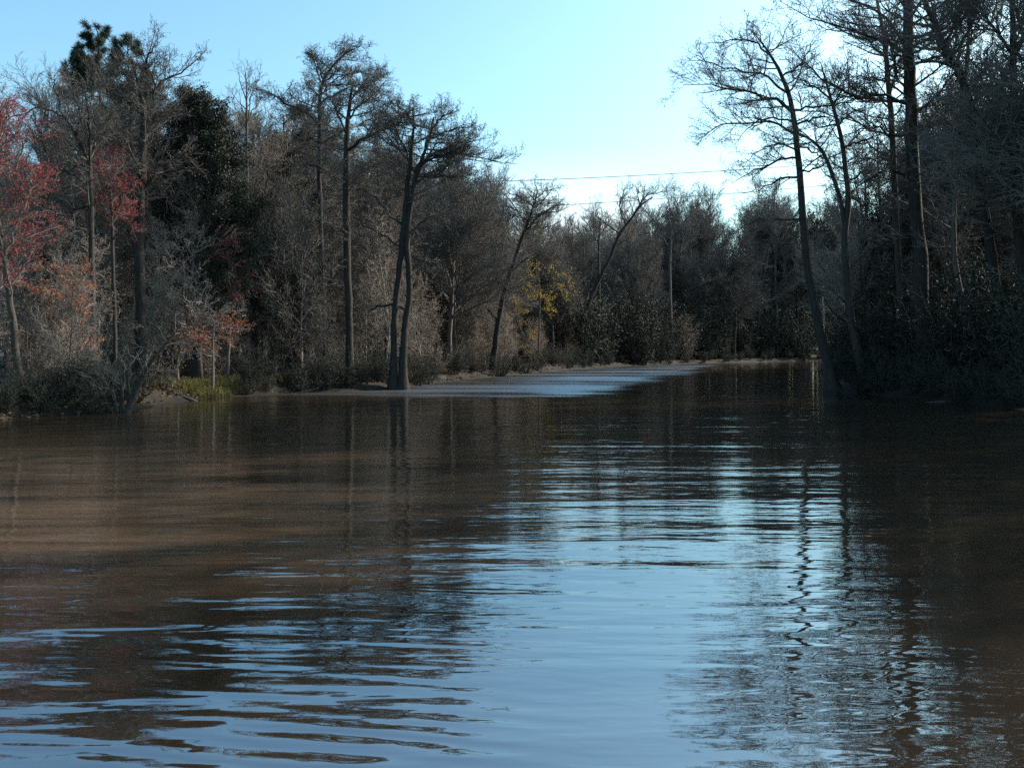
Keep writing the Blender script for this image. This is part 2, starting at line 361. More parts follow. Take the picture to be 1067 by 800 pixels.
# ------------------------------------------------------------------ traced trees: trunks and limbs at their own distance
def traced(name, label, D, trunks, limbs=(), auto=None, kind='cypress', mats=('bark', 'twig', 'bud'), seed=0, wet=False, butt=(1.0, .5),
           buds=None, bud=None, dens=1.0, thick=1.0, cat='tree', group=None, droop=0.0, trunk_twigs=True):
    """trunks: lists of (px, py, radius in m[, extra distance]); limbs the same. The tree is built at its real distance D."""
    rng = np.random.default_rng(seed+100)
    bx, by, bz = W(trunks[0][0][0], trunks[0][0][1], D+(trunks[0][0][3] if len(trunks[0][0]) > 3 else 0))
    gz0 = float(ground_z(np.array([bx]), np.array([by]))[0]); base = np.array([bx, by, gz0-.05])
    t = thing(name, label, cat, tuple(base), group)
    LP, LR, tp = [], [], []
    for q, tr in enumerate(trunks):
        pts = [W(p[0], p[1], D+(p[3] if len(p) > 3 else 0)) for p in tr]
        if tr[0][1] > 340: pts[0][2] = min(pts[0][2], gz0-.25)
        P, R = smooth_line(pts, [p[2] for p in tr], 26)
        P[1:-1] += rng.normal(size=P[1:-1].shape)*R[1:-1, None]*.10
        if tr[0][1] > 340: R = flare(P, R, butt[0], butt[1])
        tp.append((*tubes((P-base)[None], R[None], 10), 0)); LP.append((P-base, R))
    build('trunk', tp, M[mats[0]], t, True)
    limbP, limbR = [], []
    for lb in limbs:
        dd = rng.uniform(-1.5, 1.5)
        pts = [W(p[0], p[1], D+(p[3] if len(p) > 3 else dd*i/max(1, len(lb)-1))) for i, p in enumerate(lb)]
        P, R = smooth_line(pts, [p[2] for p in lb], 12)
        P[1:] += rng.normal(size=P[1:].shape)*.05
        limbP.append(P-base); limbR.append(R)
        build('limb', [(*tubes((P-base)[None], R[None], 7), 0)], M[mats[0]], t, True)
    if limbP: limbP = np.stack(limbP); limbR = np.stack(limbR)
    else: limbP = np.zeros((0, 12, 3)); limbR = np.zeros((0, 12))
    parts, allP, allR = [], [], []
    if auto:      # further limbs all round, so the crown has depth
        n, t0, t1, l0, l1, ang, flat, up = auto
        for P, R in LP:
            p2, r2 = spawn(P[None], R[None], rng, n/max(.1, plen(P[None])[0]*(t1-t0)), t0, t1, ang=ang, flat=flat, up=up, K=11, jit=.10, rr=.55, rmax=.09, rmin=.015, tap=.3,
                           lens=lambda tt, ix: l0+(l1-l0)*np.sin(np.pi*np.clip((tt-t0)/(t1-t0), 0, 1)*.8+.3))
            allP.append(p2); allR.append(r2)
    if allP:
        aP = np.concatenate(allP); aR = np.concatenate(allR)
        parts.append((*tubes(aP, aR, 6), 0))
        limbP = np.concatenate([limbP, aP]); limbR = np.concatenate([limbR, aR])
    if len(limbP):
        f, _ = foliage(limbP, limbR, kind, rng, 0, 1, buds, bud, thick, dens, droop)
        parts += f
    if trunk_twigs:
        tq = [(P, R) for P, R in LP if R[-1] < .07]
        if tq: parts += foliage(np.stack([P[-6:] for P, R in tq]), np.stack([R[-6:] for P, R in tq]), kind, rng, 0, 1, buds, bud, thick, dens, droop)[0]
    if parts: build('crown', parts, [M[mats[1]], M[mats[2]]], t)
    return t

# ------------------------------------------------------------------ prototype trees for the woods
def make_tree(name, kind, H, r, n, t0, l0, l1, ang, flat, up, seed, mats, lean=.5, buds=None, bud=None, dens=1., thick=1., forks=0, droop=0.0):
    rng = np.random.default_rng(seed)
    pts = np.zeros((7, 3)); pts[:, 2] = np.linspace(-.4, H, 7)
    w = np.cumsum(rng.normal(size=(7, 2))*.16*lean, 0); w -= w[0]; pts[:, :2] = w+np.outer(np.linspace(0, 1, 7)**1.3, rng.normal(size=2)*lean)
    P, R = smooth_line(pts, r*np.linspace(1, .14, 7)**.9, 22)
    R = flare(P, R, .6, .55)
    t = thing(name, None, 'tree')
    tp = [(*tubes(P[None], R[None], 8), 0)]
    srcP, srcR = P[None], R[None]
    if forks:
        fp, fr = spawn(P[None], R[None], rng, forks/(H*.35), .35, .7, ang=(16, 30), up=.06, K=21, jit=.05, rr=.8, rmin=r*.3, tap=.2, lens=lambda tt, ix: H*(1-tt)*.95+0*tt)
        tp.append((*tubes(fp, fr, 7), 0)); srcP = np.concatenate([srcP, fp]); srcR = np.concatenate([srcR, fr])
    l0, l1 = l0*1.3, l1*1.3
    lp, lr = spawn(srcP, srcR, rng, 2.1*n/plen(srcP).sum(), t0, .985, ang=ang, flat=flat, up=up, K=6, jit=.12, rr=.5, rmin=.012, rmax=.09, tap=.3,
                   lens=lambda tt, ix: (l0+(l1-l0)*np.clip((tt-t0)/(1-t0), 0, 1))*np.where(ix > 0, .7, 1))
    tp.append((*tubes(lp, lr, 5), 0))
    build('trunk', tp, M[mats[0]], t, True)
    f, _ = foliage(lp, lr, kind, rng, 0, 1, buds, bud, thick, dens, droop)
    f += foliage(srcP[:, -7:], srcR[:, -7:], kind, rng, 0, 1, buds, bud, thick, dens, droop)[0]
    build('crown', f, [M[mats[1]], M[mats[2]]], t)
    return t, H

hard = [make_tree('bare_tree', 'hardwood', 16, .20, 26, .26, 4.6, 1.9, (35, 65), 1, .07, 21, ('bark', 'twig', 'bud'), .7, forks=1, thick=1.7),
        make_tree('bare_tree', 'hardwood', 17, .17, 24, .34, 4.0, 1.8, (30, 58), 1, .08, 22, ('bark', 'twig', 'bud'), .6, forks=1, thick=1.7),
        make_tree('bare_tree', 'hardwood', 15, .22, 30, .18, 4.8, 2.0, (40, 70), 1, .06, 23, ('bark', 'twig_tan', 'tan_leaf'), .9, forks=2, thick=1.7, dens=.9),
        make_tree('bare_tree', 'hardwood', 18, .19, 26, .30, 4.2, 1.6, (35, 62), 1, .07, 24, ('bark_pale', 'twig', 'bud'), .5, forks=1, thick=1.7)]
cyp = [make_tree('bare_cypress', 'cypress', 16, .22, 24, .35, 2.8, 2.4, (65, 95), .4, .03, 31, ('bark', 'twig', 'bud'), .4, thick=1.6),
       make_tree('bare_cypress', 'cypress', 17, .20, 24, .30, 3.0, 2.0, (60, 90), .4, .04, 32, ('bark_dark', 'twig', 'bud'), .5, thick=1.6)]
sap = [make_tree('sapling', 'hardwood', 7, .055, 18, .12, 2.0, .9, (30, 60), 1, .07, 41, ('bark_pale', 'twig_tan', 'tan_leaf'), .7, buds=1, bud=.035, thick=1.2),
       make_tree('sapling', 'hardwood', 8, .06, 18, .15, 1.9, .8, (25, 55), 1, .05, 42, ('bark_pale', 'twig_tan', 'tan_leaf'), .9, droop=.06, buds=1, bud=.03, thick=1.2),
       make_tree('sapling', 'hardwood', 6, .05, 18, .10, 2.0, .9, (35, 65), 1, .05, 43, ('bark', 'twig', 'bud'), .8, thick=1.2)]
def hide_proto(root):
    for c in list(root.children): bpy.data.objects.remove(c)
    bpy.data.objects.remove(root)

def skyline(px):
    return np.interp(px, [-80, 0, 50, 100, 150, 200, 257, 300, 350, 400, 450, 500, 550, 600, 625, 660, 700, 740, 770, 800, 860, 900, 960, 1067, 1150],
                     [125, 125, 110, 95, 95, 120, 125, 125, 120, 130, 150, 190, 212, 240, 226, 214, 212, 206, 196, 198, 206, 170, 115, 75, 60])
def scatter(protos, n, pxr, dmin, dmax, mind, rng, existing, Dr, hk=(.72, 1.0), hmax=22, hmin=6, top=None, near=None):
    out = []; N = 9000
    pxs = rng.uniform(*pxr, N); Ds = rng.uniform(Dr[0]**.5, Dr[1]**.5, N)**2
    xs = (pxs-CXP)/FPX*Ds; sd = river_sdf(xs, Ds)
    ok = (sd >= dmin) & (sd <= dmax)
    if near is not None: ok &= Ds >= np.interp(pxs, *near)
    for q in np.nonzero(ok)[0]:
        if len(out) >= n: break
        px, D, x, y = float(pxs[q]), float(Ds[q]), float(xs[q]), float(Ds[q])
        if any((x-a)**2+(y-b)**2 < mind**2 for a, b in existing): continue
        existing.append((x, y))
        pr, H = protos[rng.integers(len(protos))]
        if top is None:
            h = (EYE+(HOR-float(skyline(px)))/FPX*D)*rng.uniform(*hk)
        else: h = rng.uniform(*top); hmin = 0
        h = min(max(h, hmin), hmax)
        z = float(ground_z(np.array([x]), np.array([y]))[0])
        out.append((pr, px, D, x, y, z, h/H))
    return out
used_protos = set()
def plant(items, labels, group, rng):
    for pr, px, D, x, y, z, s in items:
        lab = next(l for lim, l in labels if px < lim)
        w = s**.8*rng.uniform(.85, 1.2)
        if pr.name in used_protos:
            dup(pr, (x, y, z), rng.uniform(0, 6.28), (w, w, s), lab, group+lab[-0:] if False else group)
        else:
            used_protos.add(pr.name); pr.location = (x, y, z); pr.rotation_euler = (0, 0, rng.uniform(0, 6.28)); pr.scale = (w, w, s)
            pr['label'] = lab; pr['group'] = group

# ------------------------------------------------------------------ the traced trees, left bank
traced('flat_topped_cypress', 'twin-trunked bald cypress with black flared base and long bare limb over the river', 41.0,
       trunks=[[(410, 404, .22), (410, 360, .15), (414, 300, .14), (419, 255, .14), (423, 210, .12), (427, 170, .10), (431, 135, .06), (430, 112, .03)],
               [(420, 404, .22), (421, 350, .16), (427, 300, .14), (424, 250, .15), (429, 205, .12), (438, 172, .09), (447, 145, .06), (452, 122, .03)]],
       limbs=[[(431, 180, .08), (447, 163, .06), (470, 157, .045), (495, 163, .03), (527, 169, .012)],
              [(436, 176, .06), (455, 163, .05), (472, 158, .03), (487, 148, .02), (500, 142, .012)],
              [(440, 165, .05), (450, 135, .04), (462, 122, .03), (472, 118, .012)],
              [(428, 195, .07), (443, 184, .06), (460, 182, .04), (478, 184, .025), (492, 180, .012)],
              [(430, 178, .05), (415, 140, .04), (405, 122, .02), (396, 115, .012)],
              [(420, 235, .06), (408, 226, .05), (392, 208, .04), (378, 196, .015)],
              [(418, 260, .05), (405, 250, .04), (385, 238, .03), (365, 232, .012)],
              [(424, 245, .06), (440, 232, .05), (455, 222, .03), (470, 222, .012)],
              [(434, 135, .04), (420, 115, .03), (410, 108, .012)], [(445, 148, .04), (470, 136, .03), (490, 132, .012)],
              [(421, 322, .05), (404, 318, .06), (388, 322, .05), (376, 328, .02)],
              [(424, 290, .03), (440, 281, .02), (455, 283, .012)]],
       auto=(16, .55, .98, 1.2, 3.2, (65, 95), .35, .04), seed=1, mats=('bark_dark', 'twig', 'bud'), butt=(.5, .8), dens=1.2)
traced('flat_topped_cypress', 'tallest flat-topped cypress, its thin trunk bending right into the topmost bough', 45.0,
       trunks=[[(338, 402, .16), (337, 340, .12), (335, 270, .12), (333, 200, .12), (333, 140, .10), (334, 95, .08), (343, 74, .06), (360, 56, .04), (372, 50, .02)]],
       limbs=[[(336, 82, .04), (332, 66, .03), (328, 58, .012)], [(350, 66, .03), (352, 50, .02), (370, 46, .012)],
              [(366, 53, .03), (376, 48, .02), (381, 52, .01)],
              [(334, 108, .06), (350, 98, .05), (372, 88, .03), (397, 84, .012)], [(334, 100, .05), (322, 92, .03), (318, 84, .012)],
              [(336, 98, .04), (350, 82, .03), (375, 76, .02), (392, 80, .01)],
              [(333, 132, .06), (318, 118, .05), (300, 110, .04), (285, 98, .025), (272, 95, .012)], [(302, 110, .03), (290, 106, .02), (275, 104, .01)],
              [(333, 150, .05), (322, 142, .04), (312, 128, .012)], [(334, 150, .05), (350, 140, .04), (368, 132, .012)],
              [(334, 190, .04), (320, 182, .03), (306, 180, .012)], [(335, 180, .04), (352, 178, .03), (365, 180, .01)]],
       auto=(16, .45, .88, 1.0, 2.0, (60, 95), .45, .05), seed=2, mats=('bark_dark', 'twig', 'bud'), dens=1.55)
traced('flat_topped_cypress', 'stout dark cypress left of the twin cypress with a rising bough forking to the right', 43.0,
       trunks=[[(365, 404, .20), (364, 340, .17), (362, 280, .18), (361, 220, .18), (361, 165, .16), (363, 120, .10), (367, 90, .05)]],
       limbs=[[(362, 157, .09), (380, 145, .08), (402, 130, .06), (420, 118, .035), (436, 112, .012)],
              [(363, 125, .05), (378, 108, .04), (392, 102, .02), (402, 98, .01)],
              [(361, 190, .08), (345, 182, .06), (325, 172, .04), (318, 170, .015)], [(362, 140, .05), (350, 118, .04), (340, 108, .012)],
              [(362, 200, .05), (380, 198, .04), (395, 205, .012)], [(365, 105, .04), (380, 86, .03), (398, 76, .01)]],
       auto=(22, .40, .98, 1.2, 2.6, (60, 95), .45, .05), seed=3, mats=('bark_dark', 'twig', 'bud'), dens=1.5)
traced('bare_cypress', 'slim cypress with a dark twiggy flat crown above the yellow vine', 62.0,
       trunks=[[(512, 390, .26), (517, 350, .20), (524, 310, .17), (533, 280, .14), (545, 245, .12), (556, 215, .08), (560, 198, .04)]],
       limbs=[[(519, 338, .06), (512, 326, .05), (508, 322, .02)], [(513, 378, .06), (503, 370, .05), (500, 366, .03)],
              [(533, 282, .06), (545, 272, .05), (552, 268, .02)], [(548, 240, .07), (565, 222, .05), (585, 212, .02)],
              [(556, 215, .05), (540, 204, .03), (530, 202, .02)], [(557, 210, .04), (570, 198, .03), (586, 196, .015)], [(550, 230, .05), (535, 224, .03), (522, 222, .015)]],
       auto=(22, .55, .97, 1.4, 3.0, (55, 90), .5, .05), seed=4, mats=('bark_dark', 'twig', 'bud'), dens=1.1)
traced('leaning_tree', 'dark tree leaning right out over the far bank and forking into thin boughs', 88.0,
       trunks=[[(592, 378, .28), (600, 350, .25), (612, 320, .21), (624, 292, .20), (634, 272, .17), (646, 244, .15), (656, 230, .12), (668, 214, .09), (680, 206, .04)]],
       limbs=[[(652, 236, .08), (646, 215, .06), (650, 200, .04), (657, 195, .015)], [(660, 224, .07), (672, 205, .05), (690, 200, .03), (705, 198, .015)],
              [(668, 214, .06), (664, 202, .04), (668, 193, .015)], [(646, 244, .07), (630, 232, .05), (618, 222, .03), (610, 220, .015)],
              [(640, 256, .05), (650, 252, .04), (660, 252, .015)]],
       auto=(10, .62, .97, 1.2, 2.6, (40, 80), .8, .06), kind='hardwood', seed=5, mats=('bark_dark', 'twig', 'bud'), dens=.9, thick=1.4)
traced('bare_tree', 'spreading bare tree on the far bank with a forked crown against the bright sky', 108.0,
       trunks=[[(700, 385, .22), (699, 330, .18), (698, 280, .16), (699, 255, .14), (700, 240, .10), (706, 222, .06)]],
       limbs=[[(699, 262, .09), (690, 244, .07), (680, 228, .05), (672, 220, .02)], [(700, 245, .07), (715, 230, .06), (726, 216, .04), (733, 208, .02)],
              [(700, 240, .06), (695, 222, .04), (698, 206, .02)], [(698, 275, .07), (712, 262, .05), (730, 246, .03), (745, 236, .015)]],
       auto=(12, .6, .97, 1.4, 3.0, (35, 75), .9, .06), kind='hardwood', seed=6, dens=.9, thick=1.5)
traced('bare_tree', 'small bare round-crowned tree just left of the leaning tree, before the bright sky', 92.0,
       trunks=[[(622, 382, .18), (624, 330, .15), (624, 280, .13), (624, 250, .10), (626, 228, .05)]],
       limbs=[[(624, 255, .06), (614, 236, .04), (606, 226, .015)], [(624, 248, .06), (634, 232, .04), (640, 222, .015)]],
       auto=(14, .6, .97, 1.2, 2.3, (35, 70), .9, .06), kind='hardwood', seed=7, dens=.9, thick=1.4)
traced('bare_tree', 'pale thin tall tree alone against the sky right of the dark evergreen', 46.0,
       trunks=[[(258, 402, .11), (258, 300, .10), (258, 220, .09), (257, 150, .07), (257, 105, .045), (256, 76, .015)]],
       limbs=[[(257, 135, .03), (246, 112, .02), (238, 98, .01)], [(257, 128, .03), (268, 105, .02), (277, 92, .01)], [(257, 108, .03), (250, 86, .02), (248, 74, .01)],
              [(257, 112, .03), (266, 90, .02), (270, 76, .01)], [(257, 160, .03), (240, 140, .02), (236, 128, .01)], [(257, 155, .03), (270, 138, .02), (280, 128, .01)]],
       auto=(9, .55, .95, .7, 1.4, (30, 55), 1, .08), kind='hardwood', seed=8, mats=('bark', 'twig', 'bud'), dens=.75)
traced('bare_tree', 'bare tree with arching boughs between the two red maples', 31.0,
       trunks=[[(96, 425, .13), (96, 360, .11), (96, 300, .10), (95, 240, .10), (94, 180, .085), (90, 165, .07), (76, 135, .055), (64, 118, .03)]],
       limbs=[[(68, 122, .035), (45, 113, .03), (20, 118, .02), (0, 132, .012)], [(95, 195, .05), (70, 178, .045), (50, 164, .04), (44, 148, .03), (45, 125, .02), (50, 105, .01)],
              [(92, 170, .04), (70, 178, .03), (45, 192, .025), (25, 208, .012)], [(95, 190, .04), (72, 195, .03), (48, 198, .02), (30, 206, .01)],
              [(94, 180, .05), (94, 140, .04), (92, 108, .03), (85, 85, .012)], [(94, 160, .04), (108, 140, .03), (116, 115, .012)], [(96, 215, .04), (70, 222, .03), (40, 236, .012)],
              [(64, 118, .03), (60, 95, .02), (52, 80, .01)], [(80, 140, .03), (84, 118, .02), (72, 90, .01)]],
       auto=(15, .45, .97, .9, 1.7, (30, 70), .9, .04), kind='hardwood', seed=9, mats=('bark_dark', 'twig', 'bud'), dens=1.5)
traced('oak_tree', 'dark trunked oak with heavy boughs and brown twigs below the pine top', 34.0,
       trunks=[[(147, 425, .24), (147, 360, .20), (146, 290, .19), (145, 235, .19), (147, 190, .18), (148, 158, .16), (150, 120, .11), (143, 85, .06), (138, 62, .03)]],
       limbs=[[(149, 158, .10), (152, 130, .07), (158, 108, .05), (160, 90, .03), (163, 66, .012)], [(158, 100, .05), (172, 84, .04), (190, 74, .03), (208, 60, .012)],
              [(148, 155, .07), (135, 148, .06), (120, 142, .04), (108, 130, .012)], [(150, 122, .06), (140, 112, .04), (130, 104, .03), (118, 92, .01)],
              [(147, 205, .09), (158, 185, .08), (172, 170, .06), (188, 164, .04), (198, 158, .015)], [(160, 182, .05), (178, 178, .04), (196, 172, .012)],
              [(147, 215, .07), (160, 206, .06), (178, 210, .04), (184, 212, .015)], [(144, 230, .06), (138, 200, .05), (128, 185, .012)],
              [(146, 100, .05), (132, 82, .04), (112, 72, .012)], [(148, 85, .05), (154, 60, .03), (166, 45, .012)]],
       auto=(24, .42, .90, 1.3, 2.6, (35, 75), .9, .06), kind='hardwood', seed=10, mats=('bark_dark', 'twig', 'bud'), buds=1, bud=.03, dens=1.15)

# red maples: bare twigs crowded with red buds
traced('red_maple', 'red-budded maple leaning in at the left edge above a pale trunk', 27.0,
       trunks=[[(28, 432, .12), (20, 395, .11), (14, 340, .10), (6, 280, .09), (-4, 220, .08), (-10, 160, .05), (-12, 110, .02)]],
       limbs=[[(4, 270, .05), (18, 235, .04), (28, 205, .03), (36, 180, .012)], [(-4, 220, .05), (12, 190, .04), (22, 160, .03), (26, 128, .012)],
              [(-10, 170, .04), (2, 140, .03), (8, 110, .012)], [(8, 300, .05), (26, 272, .04), (40, 255, .012)], [(0, 240, .05), (-25, 205, .04), (-40, 160, .012)],
              [(-8, 180, .04), (-30, 150, .03), (-40, 110, .01)], [(10, 310, .04), (-10, 290, .03), (-30, 270, .01)]],
       auto=(14, .4, .97, .9, 1.8, (30, 60), 1, .06), kind='hardwood', seed=12, mats=('bark', 'twig', 'red_bud'), buds=5, bud=.028, dens=1.05)
traced('red_maple', 'smaller red-budded maple crown beside the dark oak trunk', 32.0,
       trunks=[[(118, 425, .08), (120, 350, .07), (118, 290, .065), (117, 240, .06), (115, 200, .04), (112, 172, .015)]],
       limbs=[[(117, 235, .03), (106, 212, .025), (100, 190, .01)], [(117, 225, .03), (126, 205, .02), (132, 192, .01)], [(116, 205, .03), (108, 185, .02), (104, 170, .01)], [(118, 250, .03), (130, 235, .02), (138, 222, .01)]],
       auto=(9, .6, .97, .5, 1.1, (30, 60), 1, .06), kind='hardwood', seed=13, mats=('bark_dark', 'twig', 'red_bud'), buds=5, bud=.028, dens=1.1)
traced('red_maple', 'young maple with deep red buds halfway down the woods under the evergreen', 37.0,
       trunks=[[(236, 412, .06), (238, 370, .055), (240, 330, .05), (238, 290, .04), (240, 262, .015)]],
       limbs=[[(239, 318, .03), (252, 300, .02), (258, 290, .01)], [(239, 300, .03), (230, 282, .02), (226, 270, .01)], [(239, 335, .03), (228, 326, .02), (220, 322, .01)]],
       auto=(13, .4, .97, .5, 1.2, (30, 65), 1, .04), kind='hardwood', seed=14, mats=('bark', 'twig', 'red_bud'), buds=5, bud=.028, dens=1.1)
traced('rusty_leaved_tree', 'young tree still hung with rust-orange leaves behind the left bank', 30.0,
       trunks=[[(52, 425, .07), (58, 390, .065), (64, 350, .06), (66, 310, .045), (66, 290, .015)]],
       limbs=[[(62, 360, .03), (50, 352, .02), (42, 352, .01)], [(65, 325, .03), (74, 318, .02), (82, 322, .01)], [(66, 310, .03), (58, 302, .02), (54, 300, .01)], [(64, 345, .03), (76, 342, .02), (80, 350, .01)]],
       auto=(9, .35, .97, .5, 1.0, (35, 75), .8, -.02), kind='hardwood', seed=15, mats=('bark_pale', 'twig_tan', 'rust_leaf'), buds=4, bud=.055, dens=1.1, droop=.05)
traced('rusty_leaved_tree', 'sapling with a low layer of pale orange leaves beneath the young red maple', 35.0,
       trunks=[[(221, 415, .05), (222, 385, .045), (222, 350, .04), (224, 330, .015)]],
       limbs=[[(222, 352, .025), (208, 345, .02), (200, 346, .01)], [(222, 345, .025), (238, 340, .02), (250, 348, .01)]],
       auto=(8, .4, .97, .5, .9, (50, 85), .6, 0), kind='hardwood', seed=16, mats=('bark_pale', 'twig_tan', 'rust_leaf'), buds=3, bud=.05, dens=1.0)
traced('yellow_leaved_vine', 'yellow-leaved leaning stem curving down to the bank right of the slim cypress', 74.0,
       trunks=[[(572, 381, .06), (560, 366, .055), (548, 352, .05), (540, 338, .045), (537, 322, .04), (536, 312, .02)]],
       limbs=[[(548, 352, .02), (556, 348, .02), (560, 350, .01)], [(538, 330, .02), (546, 326, .01)], [(538, 322, .02), (550, 312, .02), (566, 310, .015), (572, 318, .01)]],
       auto=(12, .1, .97, .35, .6, (40, 90), 1, -.05), kind='hardwood', seed=17, mats=('bark', 'twig_tan', 'yellow_leaf'), buds=2, bud=.075, dens=.9, cat='vine')
traced('yellow_leaved_tree', 'small tree with yellow and ochre leaves behind the slim cypress and its neighbouring vine', 73.0,
       trunks=[[(560, 388, .08), (562, 340, .07), (562, 300, .06), (560, 275, .02)]],
       limbs=[[(562, 300, .03), (552, 285, .02), (548, 272, .01)], [(562, 295, .03), (576, 285, .02), (590, 290, .01)], [(562, 310, .03), (550, 300, .02), (546, 296, .01)], [(562, 305, .03), (580, 300, .02), (595, 305, .01)]],
       auto=(5, .5, .97, .6, 1.1, (40, 80), .8, 0), kind='hardwood', seed=18, mats=('bark', 'twig_tan', 'yellow_leaf'), buds=1, bud=.07, dens=.8)
# dark stems leaning over the water at the left bank
traced('bank_shrub', 'clump of black stems fanning up and out from the left waterline', 26.5,
       trunks=[[(128, 431, .085), (138, 415, .07), (148, 395, .06), (156, 380, .05), (170, 362, .035), (186, 342, .012)],
               [(122, 431, .06), (118, 412, .05), (116, 402, .02)], [(126, 431, .05), (127, 410, .04), (126, 395, .015)], [(118, 431, .05), (108, 415, .04), (100, 405, .015)],
               [(131, 431, .05), (134, 410, .04), (133, 390, .03), (136, 370, .012)]],
       limbs=[[(150, 392, .03), (152, 375, .02), (150, 362, .01)]], auto=(4, .3, .95, .4, .8, (30, 60), 1, .05), kind='hardwood', seed=19, mats=('bark_dark', 'twig', 'bud'), dens=.6, cat='shrub')

# ------------------------------------------------------------------ right bank
traced('leaning_cypress', 'leaning cypress standing in the water with level limbs reaching left over the river', 41.0,
       trunks=[[(869, 408, .30), (862, 378, .22), (852, 335, .20), (843, 290, .18), (838, 245, .17), (834, 190, .15), (829, 140, .13), (824, 105, .11), (815, 80, .09), (803, 58, .06), (790, 40, .03), (780, 30, .015)]],
       limbs=[[(826, 118, .08), (805, 103, .06), (780, 97, .05), (750, 90, .035), (712, 87, .012)], [(822, 98, .06), (795, 78, .05), (770, 74, .035), (742, 66, .025), (722, 58, .012)],
              [(803, 58, .05), (785, 45, .04), (765, 42, .03), (738, 45, .012)], [(795, 50, .04), (790, 30, .02), (778, 22, .01)],
              [(829, 140, .07), (805, 128, .05), (775, 128, .04), (750, 132, .03), (728, 142, .012)], [(828, 128, .05), (800, 124, .04), (776, 136, .02), (765, 150, .01)],
              [(832, 165, .06), (810, 168, .05), (785, 180, .03), (762, 190, .012)], [(831, 158, .05), (812, 150, .04), (790, 158, .025), (772, 172, .01)],
              [(834, 185, .06), (815, 185, .05), (795, 195, .03), (775, 202, .012)], [(837, 230, .05), (815, 228, .04), (785, 230, .025), (770, 240, .01), (755, 254, .01)],
              [(828, 132, .06), (850, 122, .05), (875, 128, .02)], [(831, 150, .05), (848, 158, .04), (866, 172, .012)], [(826, 115, .06), (845, 112, .05), (880, 108, .03), (905, 96, .012)],
              [(815, 80, .05), (832, 68, .04), (845, 50, .02), (855, 30, .01)], [(833, 180, .05), (850, 176, .04), (872, 160, .02), (890, 155, .01)]],
       auto=(14, .5, .97, 1.0, 2.2, (60, 95), .5, .04), seed=51, mats=('bark_dark', 'twig', 'bud'), dens=1.0, butt=(.45, .9))
traced('forked_tree', 'dark forked tree in the shallows just right of the leaning cypress', 39.5,
       trunks=[[(908, 411, .24), (897, 380, .19), (888, 340, .17), (883, 295, .16), (880, 245, .15), (884, 215, .14), (882, 185, .11), (878, 150, .10), (870, 118, .08), (862, 90, .05), (855, 65, .02)],
               [(881, 240, .11), (876, 210, .10), (866, 178, .09), (855, 155, .07), (840, 143, .05), (826, 138, .02)]],
       limbs=[[(879, 155, .05), (900, 145, .04), (925, 140, .012)], [(874, 130, .05), (888, 118, .04), (915, 112, .012)], [(866, 105, .05), (850, 92, .04), (832, 84, .02), (818, 60, .01)],
              [(882, 190, .05), (900, 178, .04), (918, 160, .012)], [(868, 112, .05), (880, 88, .03), (885, 60, .01)], [(858, 160, .04), (842, 172, .03), (826, 186, .01)]],
       auto=(14, .5, .97, 1.0, 2.4, (50, 85), .7, .05), seed=52, mats=('bark_dark', 'twig', 'bud'), dens=1.0, butt=(.5, .8))
traced('big_cypress', 'massive black trunk on the right bank rising straight out of the frame', 38.0,
       trunks=[[(966, 412, .42), (964, 375, .34), (961, 320, .31), (958, 260, .28), (954, 200, .27), (950, 135, .27), (948, 80, .25), (946, 20, .21), (944, -50, .16), (940, -120, .06)]],
       limbs=[[(949, 65, .09), (930, 45, .07), (905, 38, .06), (880, 28, .04), (845, 18, .025), (812, 2, .012)], [(947, 50, .08), (925, 20, .06), (900, 5, .04), (870, -6, .02), (840, -10, .012)],
              [(950, 110, .08), (920, 100, .06), (890, 102, .05), (860, 85, .035), (838, 66, .025), (822, 48, .012)], [(950, 100, .06), (935, 80, .05), (925, 40, .04), (918, 8, .012)],
              [(952, 140, .07), (930, 140, .05), (900, 132, .04), (870, 118, .02), (845, 100, .01)], [(953, 150, .07), (975, 120, .05), (1000, 95, .02)], [(948, 60, .07), (975, 40, .05), (1005, 20, .02)],
              [(955, 190, .07), (925, 178, .05), (900, 190, .03), (880, 205, .012)], [(945, 10, .07), (920, -15, .05), (880, -25, .03), (850, -30, .01)],
              [(958, 250, .05), (935, 250, .04), (905, 262, .02), (880, 285, .01)]],
       auto=(34, .40, .97, 1.6, 3.6, (60, 95), .55, .04), seed=53, mats=('bark_dark', 'twig', 'bud'), dens=.95, butt=(.8, .35))
traced('leaning_tree', 'dark tree on the right bank leaning up to the left across the big trunk', 35.0,
       trunks=[[(1052, 410, .24), (1047, 350, .20), (1037, 290, .19), (1028, 235, .18), (1020, 180, .17), (1012, 120, .17), (1002, 80, .16), (990, 60, .14), (978, 35, .12), (965, 5, .10), (950, -40, .06)]],
       limbs=[[(1000, 70, .08), (985, 68, .05), (960, 62, .03), (940, 50, .012)], [(1008, 100, .06), (1025, 70, .05), (1035, 30, .02)], [(985, 50, .07), (1000, 10, .05), (1010, -30, .02)],
              [(1015, 150, .05), (1000, 140, .04), (980, 150, .015)], [(1024, 210, .05), (1045, 190, .04), (1065, 180, .015)], [(975, 30, .05), (955, 25, .04), (930, 12, .012)]],
       auto=(32, .40, .97, 1.3, 3.2, (40, 80), .8, .05), kind='hardwood', seed=54, mats=('bark_dark', 'twig', 'bud'), dens=1.0)
